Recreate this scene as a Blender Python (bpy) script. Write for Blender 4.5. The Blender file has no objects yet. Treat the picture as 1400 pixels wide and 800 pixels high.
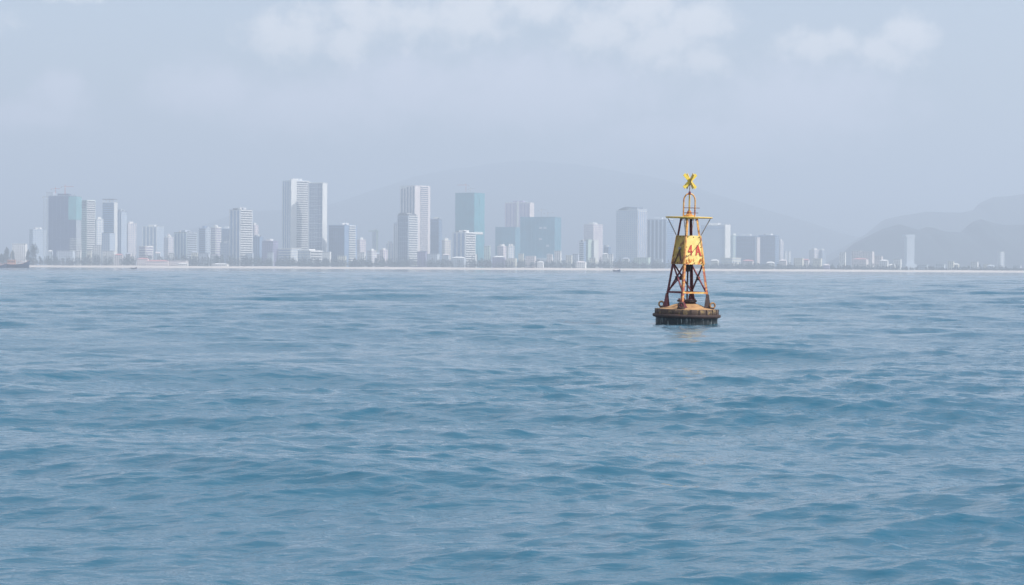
import bpy, bmesh, math, random
import numpy as np
from mathutils import Vector, Matrix, noise
R = math.radians
sc = bpy.context.scene
random.seed(7)

# ------------------------------------------------------------------ camera
F = 2722.0                      # focal length in photograph pixels (1400 wide)
CAM = Vector((0, 0, 2.2))
PITCH, ROLL = 0.686, 0.315
cd = bpy.data.cameras.new('camera')
cam = bpy.data.objects.new('camera', cd)
sc.collection.objects.link(cam)
sc.camera = cam
cd.sensor_width = 36
cd.lens = F / 1400 * 36
cd.clip_start = 0.5
cd.clip_end = 60000
CR = Matrix.Rotation(R(90 - PITCH), 4, 'X') @ Matrix.Rotation(R(ROLL), 4, 'Z')
cam.matrix_world = Matrix.Translation(CAM) @ CR
cd.dof.use_dof = True
cd.dof.focus_distance = 80
cd.dof.aperture_fstop = 13

# ------------------------------------------------------------------ world, sun, exposure
SUN_AZ, SUN_EL = 118.0, 46.0    # azimuth clockwise from +Y (the view), elevation
SKY = 0.125
w = bpy.data.worlds.new('World'); sc.world = w; w.use_nodes = True
nt = w.node_tree; N = nt.nodes; L = nt.links
N.clear()
out = N.new('ShaderNodeOutputWorld'); bg = N.new('ShaderNodeBackground')
bg.inputs['Strength'].default_value = SKY
L.new(bg.outputs[0], out.inputs[0])
sky = N.new('ShaderNodeTexSky'); sky.sky_type = 'NISHITA'; sky.sun_disc = False
sky.sun_elevation = R(SUN_EL); sky.sun_rotation = R(SUN_AZ)
sky.air_density = 1.0; sky.dust_density = 3.5; sky.ozone_density = 1.0

def mnode(op, a, b=None, c=None, clamp=False):
    n = N.new('ShaderNodeMath'); n.operation = op; n.use_clamp = clamp
    for i, v in enumerate((a, b, c)):
        if v is None: continue
        if isinstance(v, (int, float)): n.inputs[i].default_value = v
        else: L.new(v, n.inputs[i])
    return n.outputs[0]
tc = N.new('ShaderNodeTexCoord')
sep = N.new('ShaderNodeSeparateXYZ'); L.new(tc.outputs['Generated'], sep.inputs[0])
az = mnode('ARCTAN2', sep.outputs[0], sep.outputs[1])
el = mnode('ARCSINE', sep.outputs[2])
comb = N.new('ShaderNodeCombineXYZ'); L.new(az, comb.inputs[0]); L.new(el, comb.inputs[1])
wn = N.new('ShaderNodeTexNoise'); wn.inputs['Scale'].default_value = 38; wn.inputs['Detail'].default_value = 6
wn.inputs['Roughness'].default_value = 0.62
L.new(comb.outputs[0], wn.inputs['Vector'])
sub = N.new('ShaderNodeVectorMath'); sub.operation = 'SUBTRACT'; L.new(wn.outputs['Color'], sub.inputs[0]); sub.inputs[1].default_value = (.5, .5, .5)
scl = N.new('ShaderNodeVectorMath'); scl.operation = 'SCALE'; L.new(sub.outputs[0], scl.inputs[0]); scl.inputs['Scale'].default_value = 0.022
warp = N.new('ShaderNodeVectorMath'); warp.operation = 'ADD'; L.new(comb.outputs[0], warp.inputs[0]); L.new(scl.outputs[0], warp.inputs[1])
# cumulus heads: x, y, rx, ry in photograph pixels turned to azimuth / elevation angles
clouds = [(395, 52, 70, 34), (470, 62, 42, 30), (490, 26, 40, 22), (560, 30, 60, 34), (640, 22, 70, 42), (735, 8, 60, 26),
          (820, 42, 58, 36), (880, 14, 60, 30), (955, 28, 52, 30), (960, 84, 38, 26), (900, 60, 70, 34), (1235, 50, 38, 34), (1200, 78, 60, 24),
          (1120, 66, 70, 26), (90, 2, 62, 12), (-160, 60, 150, 50), (1640, 40, 160, 50)]
faint = [(290, 130, 90, 40), (560, 120, 110, 50), (90, 140, 45, 30), (430, 150, 170, 46), (720, 130, 220, 60), (1090, 150, 150, 60), (60, 170, 70, 26), (960, 190, 180, 40)]
def blobs(lst):
    acc = None
    for (x, y, rx, ry) in lst:
        s = N.new('ShaderNodeVectorMath'); s.operation = 'SUBTRACT'; L.new(warp.outputs[0], s.inputs[0])
        s.inputs[1].default_value = ((x - 700) / F, (368 - y) / F, 0)
        d = N.new('ShaderNodeVectorMath'); d.operation = 'MULTIPLY'; L.new(s.outputs[0], d.inputs[0])
        d.inputs[1].default_value = (F / rx, F / ry, 0)
        ln = N.new('ShaderNodeVectorMath'); ln.operation = 'LENGTH'; L.new(d.outputs[0], ln.inputs[0])
        v = mnode('SUBTRACT', 1.0, ln.outputs['Value'])
        acc = v if acc is None else mnode('SMOOTH_MAX', acc, v, 0.15)
    return acc
def ramp(v, a, b):
    n = N.new('ShaderNodeMapRange'); n.interpolation_type = 'SMOOTHSTEP'; L.new(v, n.inputs[0])
    n.inputs[1].default_value = a; n.inputs[2].default_value = b
    return n.outputs[0]
dn = N.new('ShaderNodeTexNoise'); dn.inputs['Scale'].default_value = 80; dn.inputs['Detail'].default_value = 9; dn.inputs['Roughness'].default_value = .6
L.new(comb.outputs[0], dn.inputs['Vector'])
def rough(v, k): return mnode('ADD', v, mnode('MULTIPLY', mnode('SUBTRACT', dn.outputs['Fac'], .5), k))
c1 = ramp(rough(blobs(clouds), 2.1), -0.3, 0.75)
c2 = ramp(rough(blobs(faint), 1.2), -0.4, 0.8)
gn = N.new('ShaderNodeTexNoise'); gn.inputs['Scale'].default_value = 3.2; gn.inputs['Detail'].default_value = 8; gn.inputs['Roughness'].default_value = .58
L.new(tc.outputs['Generated'], gn.inputs['Vector'])
c3 = mnode('MULTIPLY', ramp(gn.outputs['Fac'], 0.36, 0.60), ramp(el, 0.13, 0.24))  # unseen cloud above the view, spread wide to brighten what the sea reflects
def mix(fac, a, b):
    n = N.new('ShaderNodeMix'); n.data_type = 'RGBA'
    L.new(fac, n.inputs[0]); 
    if isinstance(a, tuple): n.inputs[6].default_value = a
    else: L.new(a, n.inputs[6])
    n.inputs[7].default_value = b
    return n.outputs[2]
CW = 7.6
one = N.new('ShaderNodeValue'); one.outputs[0].default_value = 0.15      # thin even high cloud over the whole sky
col = mix(one.outputs[0], sky.outputs[0], (6.5, 6.5, 7.2, 1))
col = mix(mnode('MULTIPLY', c2, 0.5), col, (CW * .98, CW * .90, CW * 1.02, 1))
col = mix(mnode('MULTIPLY', c3, 0.75), col, (CW * .9, CW * .93, CW, 1))
col = mix(mnode('MULTIPLY', c1, 0.48), col, (CW * 1.22, CW * 1.12, CW * 1.04, 1))
L.new(col, bg.inputs['Color'])

sd = bpy.data.lights.new('sun', 'SUN'); sd.energy = 4.4; sd.angle = R(0.8); sd.color = (1.0, .96, .92)
sun = bpy.data.objects.new('sun', sd); sc.collection.objects.link(sun)
sdir = Vector((math.sin(R(SUN_AZ)) * math.cos(R(SUN_EL)), math.cos(R(SUN_AZ)) * math.cos(R(SUN_EL)), math.sin(R(SUN_EL))))
sun.rotation_euler = sdir.to_track_quat('Z', 'Y').to_euler()
sc.view_settings.view_transform = 'Standard'; sc.view_settings.look = 'None'
sc.view_settings.gamma = 1; sc.view_settings.use_curve_mapping = False
sc.view_settings.exposure = 0.53
HAZE_DENSITY = 2.85e-4
HAZE_COLOR = (0.705, 0.835, 1.0, 1)

# ------------------------------------------------------------------ helpers
COL = sc.collection
def ray(x, y):
    v = CR.to_3x3() @ Vector(((x - 700) / F, (400 - y) / F, -1))
    return v
def at(x, y, D):
    v = ray(x, y); return CAM + v * (D / v.y)
def tag(o, label=None, cat=None, group=None, kind=None):
    if label: o['label'] = label
    if cat: o['category'] = cat
    if group: o['group'] = group
    if kind: o['kind'] = kind
    return o
def empty(name, loc, rz=0, rot=None):
    o = bpy.data.objects.new(name, None); COL.objects.link(o)
    o.location = loc; o.rotation_euler = rot if rot else (0, 0, rz); o.empty_display_size = .5
    return o
class MB:
    def __init__(s): s.v = []; s.f = []
    def add(s, vs, fs):
        n = len(s.v); s.v += [tuple(v) for v in vs]; s.f += [tuple(i + n for i in f) for f in fs]; return s
    def box(s, x0, x1, y0, y1, z0, z1):
        return s.add([(x0, y0, z0), (x1, y0, z0), (x1, y1, z0), (x0, y1, z0), (x0, y0, z1), (x1, y0, z1), (x1, y1, z1), (x0, y1, z1)],
                     [(0, 3, 2, 1), (4, 5, 6, 7), (0, 1, 5, 4), (1, 2, 6, 5), (2, 3, 7, 6), (3, 0, 4, 7)])
    def hexa(s, p):   # 8 points, bottom ring then top ring
        return s.add(p, [(0, 3, 2, 1), (4, 5, 6, 7), (0, 1, 5, 4), (1, 2, 6, 5), (2, 3, 7, 6), (3, 0, 4, 7)])
    def bar(s, a, b, wx, wy=None, up=(0, 0, 1)):
        a = Vector(a); b = Vector(b); wy = wy or wx; d = (b - a).normalized(); u = Vector(up)
        if abs(d.dot(u)) > .95: u = Vector((1, 0, 0))
        sx = d.cross(u).normalized() * wx / 2; sy = d.cross(sx).normalized() * wy / 2
        return s.hexa([a - sx - sy, a + sx - sy, a + sx + sy, a - sx + sy, b - sx - sy, b + sx - sy, b + sx + sy, b - sx + sy])
    def tube(s, pts, r, n=8, closed=False):
        pts = [Vector(p) for p in pts]; m = len(pts); base = len(s.v); prev = None
        for i, p in enumerate(pts):
            if closed: d = (pts[(i + 1) % m] - pts[i - 1]).normalized()
            else: d = (pts[min(i + 1, m - 1)] - pts[max(i - 1, 0)]).normalized()
            u = prev if prev else (Vector((0, 0, 1)) if abs(d.z) < .9 else Vector((0, 1, 0)))
            sx = d.cross(u).normalized(); sy = sx.cross(d).normalized(); prev = sy
            rr = r[i] if isinstance(r, (list, tuple)) else r
            for k in range(n):
                t = 2 * math.pi * k / n; s.v.append(tuple(p + sx * math.cos(t) * rr + sy * math.sin(t) * rr))
        for i in range(m if closed else m - 1):
            j = (i + 1) % m
            for k in range(n):
                q = (k + 1) % n; s.f.append((base + i * n + k, base + i * n + q, base + j * n + q, base + j * n + k))
        if not closed:
            s.f.append(tuple(base + k for k in range(n))[::-1]); s.f.append(tuple(base + (m - 1) * n + k for k in range(n)))
        return s
    def lathe(s, prof, n=48, cx=0, cy=0):
        base = len(s.v); m = len(prof)
        for (r, z) in prof:
            for k in range(n):
                t = 2 * math.pi * k / n; s.v.append((cx + r * math.cos(t), cy + r * math.sin(t), z))
        for i in range(m - 1):
            for k in range(n):
                q = (k + 1) % n; s.f.append((base + i * n + k, base + i * n + q, base + (i + 1) * n + q, base + (i + 1) * n + k))
        s.f.append(tuple(base + k for k in range(n))[::-1]); s.f.append(tuple(base + (m - 1) * n + k for k in range(n)))
        return s
    def build(s, name, mat, parent=None, smooth=False, kind=None, label=None):
        me = bpy.data.meshes.new(name); me.from_pydata(s.v, [], s.f); me.update()
        if smooth:
            me.polygons.foreach_set('use_smooth', [True] * len(me.polygons))
            me.set_sharp_from_angle(angle=R(38))
        me.materials.append(mat)
        o = bpy.data.objects.new(name, me); COL.objects.link(o)
        if parent: o.parent = parent
        if kind: o['kind'] = kind
        if label: o['label'] = label
        return o

def mat(name, col, rough=.7, metal=0, var=.12, scale=1.0, col2=None, bump=0, spec=.5, thr=(.45, .6), detail=5, stretch=(1, 1, 1), zrust=None):
    """Principled surface; noise varies value, and optionally blends to a second colour (rust, dirt) in patches."""
    m = bpy.data.materials.new(name); m.use_nodes = True; t = m.node_tree; n = t.nodes; l = t.links
    p = n['Principled BSDF']; p.inputs['Roughness'].default_value = rough; p.inputs['Metallic'].default_value = metal
    p.inputs['Specular IOR Level'].default_value = spec
    g = n.new('ShaderNodeTexCoord'); mp = n.new('ShaderNodeMapping'); l.new(g.outputs['Object'], mp.inputs[0]); mp.inputs['Scale'].default_value = stretch
    a = n.new('ShaderNodeTexNoise'); a.inputs['Scale'].default_value = scale; a.inputs['Detail'].default_value = detail; l.new(mp.outputs[0], a.inputs['Vector'])
    mr = n.new('ShaderNodeMapRange'); l.new(a.outputs['Fac'], mr.inputs[0]); mr.inputs[1].default_value = .3; mr.inputs[2].default_value = .7
    mr.inputs[3].default_value = 1 - var; mr.inputs[4].default_value = 1 + var
    vm = n.new('ShaderNodeVectorMath'); vm.operation = 'SCALE'; vm.inputs[0].default_value = col; l.new(mr.outputs[0], vm.inputs['Scale'])
    src = vm.outputs[0]
    if col2:
        b = n.new('ShaderNodeTexNoise'); b.inputs['Scale'].default_value = scale * 1.7; b.inputs['Detail'].default_value = 8; b.inputs['Roughness'].default_value = .65; l.new(mp.outputs[0], b.inputs['Vector'])
        r2 = n.new('ShaderNodeMapRange'); l.new(b.outputs['Fac'], r2.inputs[0]); r2.inputs[1].default_value = thr[0]; r2.inputs[2].default_value = thr[1]
        if zrust:      # rust gathers towards the lower edge of the sheet
            sz = n.new('ShaderNodeSeparateXYZ'); l.new(g.outputs['Object'], sz.inputs[0])
            zr = n.new('ShaderNodeMapRange'); l.new(sz.outputs[2], zr.inputs[0]); zr.inputs[1].default_value = zrust[0]; zr.inputs[2].default_value = zrust[1]
            zr.inputs[3].default_value = zrust[2]; zr.inputs[4].default_value = 0
            ad = n.new('ShaderNodeMath'); l.new(b.outputs['Fac'], ad.inputs[0]); l.new(zr.outputs[0], ad.inputs[1]); l.new(ad.outputs[0], r2.inputs[0])
        mx = n.new('ShaderNodeMix'); mx.data_type = 'RGBA'; l.new(r2.outputs[0], mx.inputs[0]); l.new(src, mx.inputs[6]); mx.inputs[7].default_value = (*col2, 1)
        src = mx.outputs[2]
    l.new(src, p.inputs['Base Color'])
    if bump:
        bn = n.new('ShaderNodeBump'); bn.inputs['Strength'].default_value = bump; bn.inputs['Distance'].default_value = .02
        l.new(a.outputs['Fac'], bn.inputs['Height']); l.new(bn.outputs[0], p.inputs['Normal'])
    return m

# ------------------------------------------------------------------ sea
def make_waves():
    rs = np.random.RandomState(11); W = []
    def band(l0, l1, n, slope, spread, mean=-90 + 6):
        for i in range(n):
            t = (i + rs.uniform(.1, .9)) / n
            lam = l0 * (l1 / l0) ** t
            th = R(mean) + rs.randn() * spread
            k = 2 * math.pi / lam
            W.append((lam, k, th, slope / math.sqrt(n) / k * rs.uniform(.6, 1.4), rs.uniform(0, 6.283)))
    # wave length band, count, slope of the band, directional spread (radians)
    band(.16, .45, 70, .165, .55)
    band(.45, 1.3, 70, .125, .48)
    band(1.3, 3.2, 40, .078, .42)
    band(3.2, 7.5, 24, .086, .38)
    band(7.5, 17, 16, .092, .24, -84)
    return W
WAVES = make_waves()
def sea_disp(x, y, spr, spt):
    """displacement of the sheet; waves too short for the local mesh spacing are dropped"""
    dx = np.zeros_like(x); dy = np.zeros_like(x); dz = np.zeros_like(x)
    r = np.sqrt(x * x + y * y) + 1e-6; ux = x / r; uy = y / r
    # gusts and slicks: the short ripples are stronger in some patches than in others
    gust = (np.sin(x * .23 + .8 * np.sin(y * .11) + 1) + np.sin(y * .19 + 1.1 * np.sin(x * .13 + 2)) + np.sin(x * .061 - y * .083 + 4) + np.sin(x * .52 + y * .43 + 2 * np.sin(y * .21)) * .7) / 3.7
    gust = np.clip(1 + .6 * gust, .5, 1.7)
    for lam, k, th, a, ph in WAVES:
        cx, cy = math.cos(th), math.sin(th)
        sp = np.maximum(spr * np.abs(cx * ux + cy * uy), spt * np.abs(-cx * uy + cy * ux))
        wgt = np.clip((lam / np.maximum(sp, 1e-4) - 2.0) / 1.2, 0, 1)
        sel = wgt > 0
        if not sel.any(): continue
        q = (k * (cx * x[sel] + cy * y[sel]) + ph).astype(np.float64)
        s = np.sin(q); c = np.cos(q); aw = a * wgt[sel] * (gust[sel] if lam < 1.3 else 1)
        dz[sel] += aw * c; dx[sel] -= aw * cx * s * .9; dy[sel] -= aw * cy * s * .9
    return dx, dy, dz
def wave_at(x, y):
    a = np.array([x], dtype=np.float64); b = np.array([y], dtype=np.float64)
    return float(sea_disp(a, b, np.array([.25]), np.array([.1]))[2][0])

def build_sea():
    rr = [0.8, 3.0, 6.0, 8.5]
    while rr[-1] < 480: rr.append(rr[-1] * 1.0027)
    while rr[-1] < 1000: rr.append(rr[-1] * 1.004)
    while rr[-1] < 7600: rr.append(rr[-1] * 1.012)
    rr = np.array(rr)
    fine = np.arange(-20.5, 20.5, .08)
    coarse = np.concatenate([np.arange(20.5, 30, 1.0), np.arange(30, 330, 5.0), np.arange(330, 339.5, 1.0)])
    ang = np.radians(np.concatenate([fine, coarse]))
    A, Q = np.meshgrid(ang, rr)
    x = (Q * np.sin(A)).ravel(); y = (Q * np.cos(A)).ravel()
    spr = np.gradient(rr)[:, None] + 0 * A
    da = np.abs(np.gradient(ang)); da[-1] = da[-2]
    spt = Q * da[None, :]
    dx, dy, dz = sea_disp(x, y, spr.ravel(), spt.ravel())
    co = np.stack([x + dx, y + dy, dz], 1).astype(np.float32)
    nr, na = A.shape
    i = np.arange(nr - 1)[:, None]; j = np.arange(na)[None, :]; j2 = (j + 1) % na
    f = np.stack([i * na + j, (i + 1) * na + j, (i + 1) * na + j2, i * na + j2], -1).reshape(-1, 4)[:, ::-1]
    # close the centre
    nv = len(co)
    me = bpy.data.meshes.new('sea')
    me.vertices.add(nv + 1); me.vertices.foreach_set('co', np.concatenate([co, [[0, 0, 0]]]).astype(np.float32).ravel())
    tri = np.stack([np.full(na, nv), (np.arange(na) + 1) % na, np.arange(na)], 1)
    loops = np.concatenate([f.ravel(), tri.ravel()]).astype(np.int32)
    me.loops.add(len(loops)); me.loops.foreach_set('vertex_index', loops)
    st = np.concatenate([np.arange(len(f)) * 4, len(f) * 4 + np.arange(na) * 3]).astype(np.int32)
    me.polygons.add(len(st)); me.polygons.foreach_set('loop_start', st)
    me.update(calc_edges=True)
    me.polygons.foreach_set('use_smooth', np.ones(len(st), dtype=bool))
    m = bpy.data.materials.new('sea_water'); m.use_nodes = True; t = m.node_tree; n = t.nodes; l = t.links
    p = n['Principled BSDF']
    p.inputs['Base Color'].default_value = (.017, .083, .134, 1); p.inputs['Roughness'].default_value = .04; p.inputs['IOR'].default_value = 1.33
    g = n.new('ShaderNodeTexCoord')
    def nz(scale, st, det, rough=.55):
        mp = n.new('ShaderNodeMapping'); mp.inputs['Scale'].default_value = st; mp.inputs['Rotation'].default_value = (0, 0, R(4)); l.new(g.outputs['Object'], mp.inputs[0])
        q = n.new('ShaderNodeTexNoise'); q.inputs['Scale'].default_value = scale; q.inputs['Detail'].default_value = det; q.inputs['Roughness'].default_value = rough
        l.new(mp.outputs[0], q.inputs['Vector']); return q.outputs['Fac']
    b1 = n.new('ShaderNodeBump'); b1.inputs['Strength'].default_value = 1; b1.inputs['Distance'].default_value = .028; l.new(nz(5.5, (.5, 1.2, 1), 4), b1.inputs['Height'])
    b2 = n.new('ShaderNodeBump'); b2.inputs['Strength'].default_value = 1; b2.inputs['Distance'].default_value = .05; l.new(nz(.5, (.5, 1.2, 1), 3), b2.inputs['Height'])
    l.new(b2.outputs[0], b1.inputs['Normal']); l.new(b1.outputs[0], p.inputs['Normal'])
    me.materials.append(m)
    o = bpy.data.objects.new('sea', me); COL.objects.link(o); o['kind'] = 'structure'
    return o
build_sea()

# ------------------------------------------------------------------ land, beach, hills
SHORE = 4000.0
GZ = 4.2
M_land = mat('coastal_ground', (.10, .12, .07), .9, var=.3, scale=.01)
M_sand = mat('pale_sand', (.55, .50, .45), .9, var=.08, scale=.02, spec=.2)
M_hill = mat('forested_hillside', (.02, .038, .045), .9, var=.4, scale=.004, detail=8)
def sheet(name, xs, rows, m, smooth=False):
    v = []; f = []
    for row in rows: v += [row(x) for x in xs]
    n = len(xs)
    for i in range(len(rows) - 1):
        for j in range(n - 1): f.append((i * n + j, i * n + j + 1, (i + 1) * n + j + 1, (i + 1) * n + j))
    b = MB(); b.add(v, f); o = b.build(name, m, smooth=smooth); o['kind'] = 'structure'; return o
xs = [-8400 + 70 * i for i in range(241)]
def shore(x): return SHORE + 14 * math.sin(x / 210) + 8 * math.sin(x / 77 + 1)
sheet('beach', xs, [lambda x: (x, shore(x) - 60, -2.6), lambda x: (x, shore(x), .15), lambda x: (x, shore(x) + 20, 1.8 + .3 * math.sin(x / 60)), lambda x: (x, shore(x) + 55, GZ - .3 + .5 * math.sin(x / 45)), lambda x: (x, shore(x) + 75, GZ - .25)], M_sand, True)
sheet('ground', xs, [lambda x: (x, shore(x) + 62, GZ - .6), lambda x: (x, shore(x) + 76, GZ - .02), lambda x: (x, 8000, GZ), lambda x: (x, 17400, GZ)], M_land)

def hills(name, prof, D, depth, seed, rough=.05, nx=260, ny=46):
    """heightfield ridge whose skyline follows prof (pixel x, pixel y) at distance D"""
    P = [(at(x, y, D).x, max(at(x, y, D).z - GZ, 0)) for x, y in prof]
    X0, X1 = P[0][0], P[-1][0]; px = [p[0] for p in P]; pz = [p[1] for p in P]
    b = MB(); v = []; f = []
    for i in range(ny):
        s = -1 + 2 * i / (ny - 1)
        for j in range(nx):
            x = X0 + (X1 - X0) * j / (nx - 1); h = float(np.interp(x, px, pz))
            y = D + s * depth * 1.4 + depth * .25 * math.sin(x / depth * 1.3 + seed)
            e = math.exp(-(s * 1.9) ** 2) - math.exp(-1.9 ** 2)
            nzv = noise.fractal(Vector((x / depth * 1.6, s * 2.6, seed)), .9, 2.1, 6)
            ridge = 1 - abs(noise.noise(Vector((x / depth * 2.2, s * 1.2, seed + 9))))
            fall = 1 - .35 * (1 - ridge) * min(1, abs(s) * 5)
            z = GZ - 2 + h * e * fall + h * rough * nzv + 2
            v.append((x, y, z if i not in (0, ny - 1) else GZ - 5))
    for i in range(ny - 1):
        for j in range(nx - 1): f.append((i * nx + j, i * nx + j + 1, (i + 1) * nx + j + 1, (i + 1) * nx + j))
    b.add(v, f); o = b.build(name, M_hill, smooth=False); o['kind'] = 'structure'
    o.data.polygons.foreach_set('use_smooth', [True] * len(o.data.polygons))
    return o
hills('hills', [(1120, 366), (1150, 347), (1165, 331), (1182, 322), (1200, 313), (1222, 306), (1243, 312), (1250, 314), (1263, 309), (1275, 313), (1292, 316), (1312, 317), (1320, 312), (1330, 302),
                (1343, 298), (1356, 302), (1372, 305), (1400, 304), (1450, 296), (1520, 310), (1600, 330), (1700, 366)], 6400, 600, 3.0)
hills('far_hills', [(1120, 366), (1160, 338), (1200, 316), (1215, 304), (1228, 294), (1250, 288), (1280, 285), (1330, 285), (1352, 281), (1360, 271), (1378, 263), (1400, 261), (1460, 250), (1540, 262), (1700, 300), (1850, 366)], 8600, 900, 5.0)
hills('mountain', [(120, 366), (270, 312), (330, 288), (440, 277), (500, 256), (560, 238), (620, 223), (680, 214), (740, 212), (790, 216), (850, 228), (900, 238), (950, 251), (1000, 269), (1050, 287), (1100, 303), (1150, 320), (1250, 340), (1380, 366)], 11400, 1150, 8.0, rough=.035)

# ------------------------------------------------------------------ city materials
MW = mat('white_render', (.74, .74, .72), .8, var=.06, scale=.05)
MPW = mat('pinkish_white_render', (.72, .65, .64), .8, var=.06, scale=.05)
MC = mat('cream_render', (.68, .66, .56), .8, var=.06, scale=.05)
MG = mat('grey_concrete', (.36, .40, .46), .85, var=.1, scale=.05)
MLG = mat('shade_blued_grey_render', (.50, .56, .63), .85, var=.06, scale=.05)  # grey pushed towards blue: the tint of shaded walls is in the colour
MDK = mat('dark_roofing', (.09, .10, .12), .8, var=.2, scale=.1)
MGL = mat('blue_glass', (.05, .09, .16), .22, var=.25, scale=.06)
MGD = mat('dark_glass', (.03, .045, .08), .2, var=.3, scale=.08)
MGP = mat('pale_blue_glass', (.19, .29, .45), .3, var=.15, scale=.05)  # blue of shaded facades mixed into this glass colour
MTB = mat('blue_teal_netting', (.07, .24, .33), .5, var=.15, scale=.05)
MTE = mat('teal_glass', (.05, .27, .33), .35, var=.15, scale=.05)
MTN = mat('teal_netting', (.12, .34, .37), .9, var=.15, scale=.06)
MNB = mat('blue_grey_netting', (.045, .07, .15), .95, var=.2, scale=.05)
MPU = mat('mauve_render', (.27, .24, .38), .8, var=.1, scale=.05)
MRD = mat('red_crane_paint', (.45, .09, .07), .6, var=.1, scale=.3)
MRT = mat('red_roof_tile', (.50, .20, .19), .8, var=.2, scale=.4)
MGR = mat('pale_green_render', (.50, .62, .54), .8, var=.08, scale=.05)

def B(x0, xm, x1, yt, D, label, cat='tower', body=MLG, lm='bands', rm='bands', slab=MW, glass=MGL, name='tower', roof='plant', group=None, fl=4.9, yb=None, roofm=None, corner=None):
    """one building. x0..xm is its shaded left face and xm..x1 its sunlit right face in photograph pixels, yt the roof."""
    base = at((x0 + x1) / 2, 360, D); base.z = GZ - .3
    top = at((x0 + x1) / 2, yt, D).z; H = max(top - base.z, 4)
    a = max(xm - x0, .01) * D / F; b = max(x1 - xm, .01) * D / F
    th = min(max(math.atan2(b, a), R(14)), R(62))
    wd = a / math.cos(th); dp = max(b / math.sin(th), 4)
    if b < .5: dp = wd * .8
    if a < .5: wd = dp * .8
    vaz = math.atan2(base.x, D)
    yaw = -vaz - th
    # keep the left corner of the left face at x0
    root = empty(name, base, yaw)
    rot = Matrix.Rotation(yaw, 3, 'Z')
    # near corner (shared vertical edge) stands at pixel xm
    nc = at(xm, 360, D); loc = rot @ Vector((wd / 2, -dp / 2, 0))
    root.location = (nc.x - loc.x, nc.y - loc.y, base.z)
    tag(root, label, cat, group)
    X, Y = wd / 2, dp / 2
    MB().box(-X, X, -Y, Y, 0, H).build('wall', body, root)
    nf = max(int(H / fl), 1); fh = H / nf
    def face(side):   # returns helper mapping (u 0..1, out, z) for front (-Y) or right (+X)
        if side == 'L': return lambda u0, u1, o0, o1, z0, z1, m: m.box(-X + u0 * wd, -X + u1 * wd, -Y - o1, -Y - o0, z0, z1)
        return lambda u0, u1, o0, o1, z0, z1, m: m.box(X + o0, X + o1, -Y + u0 * dp, -Y + u1 * dp, z0, z1)
    for side, st, ext in (('L', lm, wd), ('R', rm, dp)):
        if not st: continue
        fn = face(side)
        if st in ('bands', 'bandsmid'):
            u0, u1 = (.04, .96) if st == 'bands' else (.35, .85)
            g = MB(); s = MB()
            for i in range(nf):
                fn(u0, u1, -.2, .12, i * fh + .36, i * fh + fh * .62, g)
                fn(u0 - .02, u1 + .02, -.2, 1.5, i * fh + fh * .62, i * fh + fh + .35 * (i < nf - 1), s)
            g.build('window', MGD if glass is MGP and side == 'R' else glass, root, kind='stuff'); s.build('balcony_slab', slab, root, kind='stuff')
        elif st == 'glass':
            g = MB(); fn(.03, .97, -.2, .25, 2, H - 1.2, g); g.build('curtain_wall', glass, root)
            s = MB(); n = max(int(ext / 6), 3)
            for i in range(n + 1): fn(.03 + .94 * i / n - .15 / ext, .03 + .94 * i / n + .15 / ext, -.1, .5, 2, H - 1, s)
            for i in range(1, nf, 2): fn(.03, .97, -.1, .42, i * fh, i * fh + .5, s)
            s.build('mullion', body, root, kind='stuff')
        elif st == 'stripes':
            s = MB(); g = MB(); n = max(int(ext / 9), 3)
            for i in range(n): fn((i + .25) / n, (i + .75) / n, -.2, .3, 2, H - 2, g)
            for i in range(n + 1): fn(max(i / n - .1 / n, 0), min(i / n + .1 / n, 1), -.2, .9, 0, H - .2, s)
            g.build('window_strip', glass, root); s.build('pilaster', slab, root)
        elif st == 'grid':
            g = MB(); n = max(int(ext / 4.5), 2)
            for i in range(nf):
                for j in range(n): fn((j + .25) / n, (j + .75) / n, -.2, .1, i * fh + 1.0, i * fh + fh * .8, g)
            g.build('window', glass, root, kind='stuff')
        elif st == 'net':
            g = MB(); rs = random.Random(int(x0 * 7))
            n = max(int(ext / 8), 2)
            for i in range(n):
                for k in range(0, nf, 4):
                    fn(i / n + .002, (i + 1) / n - .002, -.1, rs.uniform(.25, .9), k * fh, min(k + 4, nf) * fh - .15, g)
            g.build('netting', glass, root, kind='stuff')
    # roof edge and plant
    MB().box(-X - .5, X + .5, -Y - .5, Y + .5, H, H + .9).build('roof', roofm or body, root)
    rp = roof
    if rp in ('plant', 'frame', 'double'):
        h = min(4.5, H * .05 + 1.5)
        MB().box(-X * .45, X * .35, -Y * .5, Y * .5, H + .9, H + .9 + h).build('plant_room', slab if rp != 'frame' else MG, root)
        if rp == 'double':
            MB().box(-X * .2, X * .25, -Y * .3, Y * .3, H + .9 + h, H + 1 + h * 1.7).build('lift_tower', body, root)
    if rp and H > 45:
        q = random.Random(int(x0 * 13 + yt))
        for i in range(q.choice((1, 2, 2, 3))):
            u, v_ = q.uniform(-.85, .85) * X, q.uniform(-.8, .2) * Y; s_ = q.uniform(1.2, 2.8)
            MB().box(u - s_, u + s_, v_ - s_, v_ + s_, H + .9, H + 1 + q.uniform(1.5, 4)).build('roof_tank', q.choice((MG, MW, MLG, MDK)), root)
        if q.random() < .45:
            u = q.uniform(-.6, .6) * X; MB().tube([(u, 0, H + .9), (u, 0, H + q.uniform(8, 15))], [.55, .25], 6).build('antenna', MG, root)
    if rp in ('frame', 'canopy'):
        m = MB(); h = 7
        for sx in (-.9, -.3, .3, .9):
            for sy in (-.9, .9): m.box(X * sx - .5, X * sx + .5, Y * sy - .5, Y * sy + .5, H + .9, H + h)
        m.build('roof_post', body, root, kind='stuff')
        MB().box(-X, X, -Y, Y, H + h, H + h + 1.6).build('roof_slab', MDK, root)
    return root, X, Y, H

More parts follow.
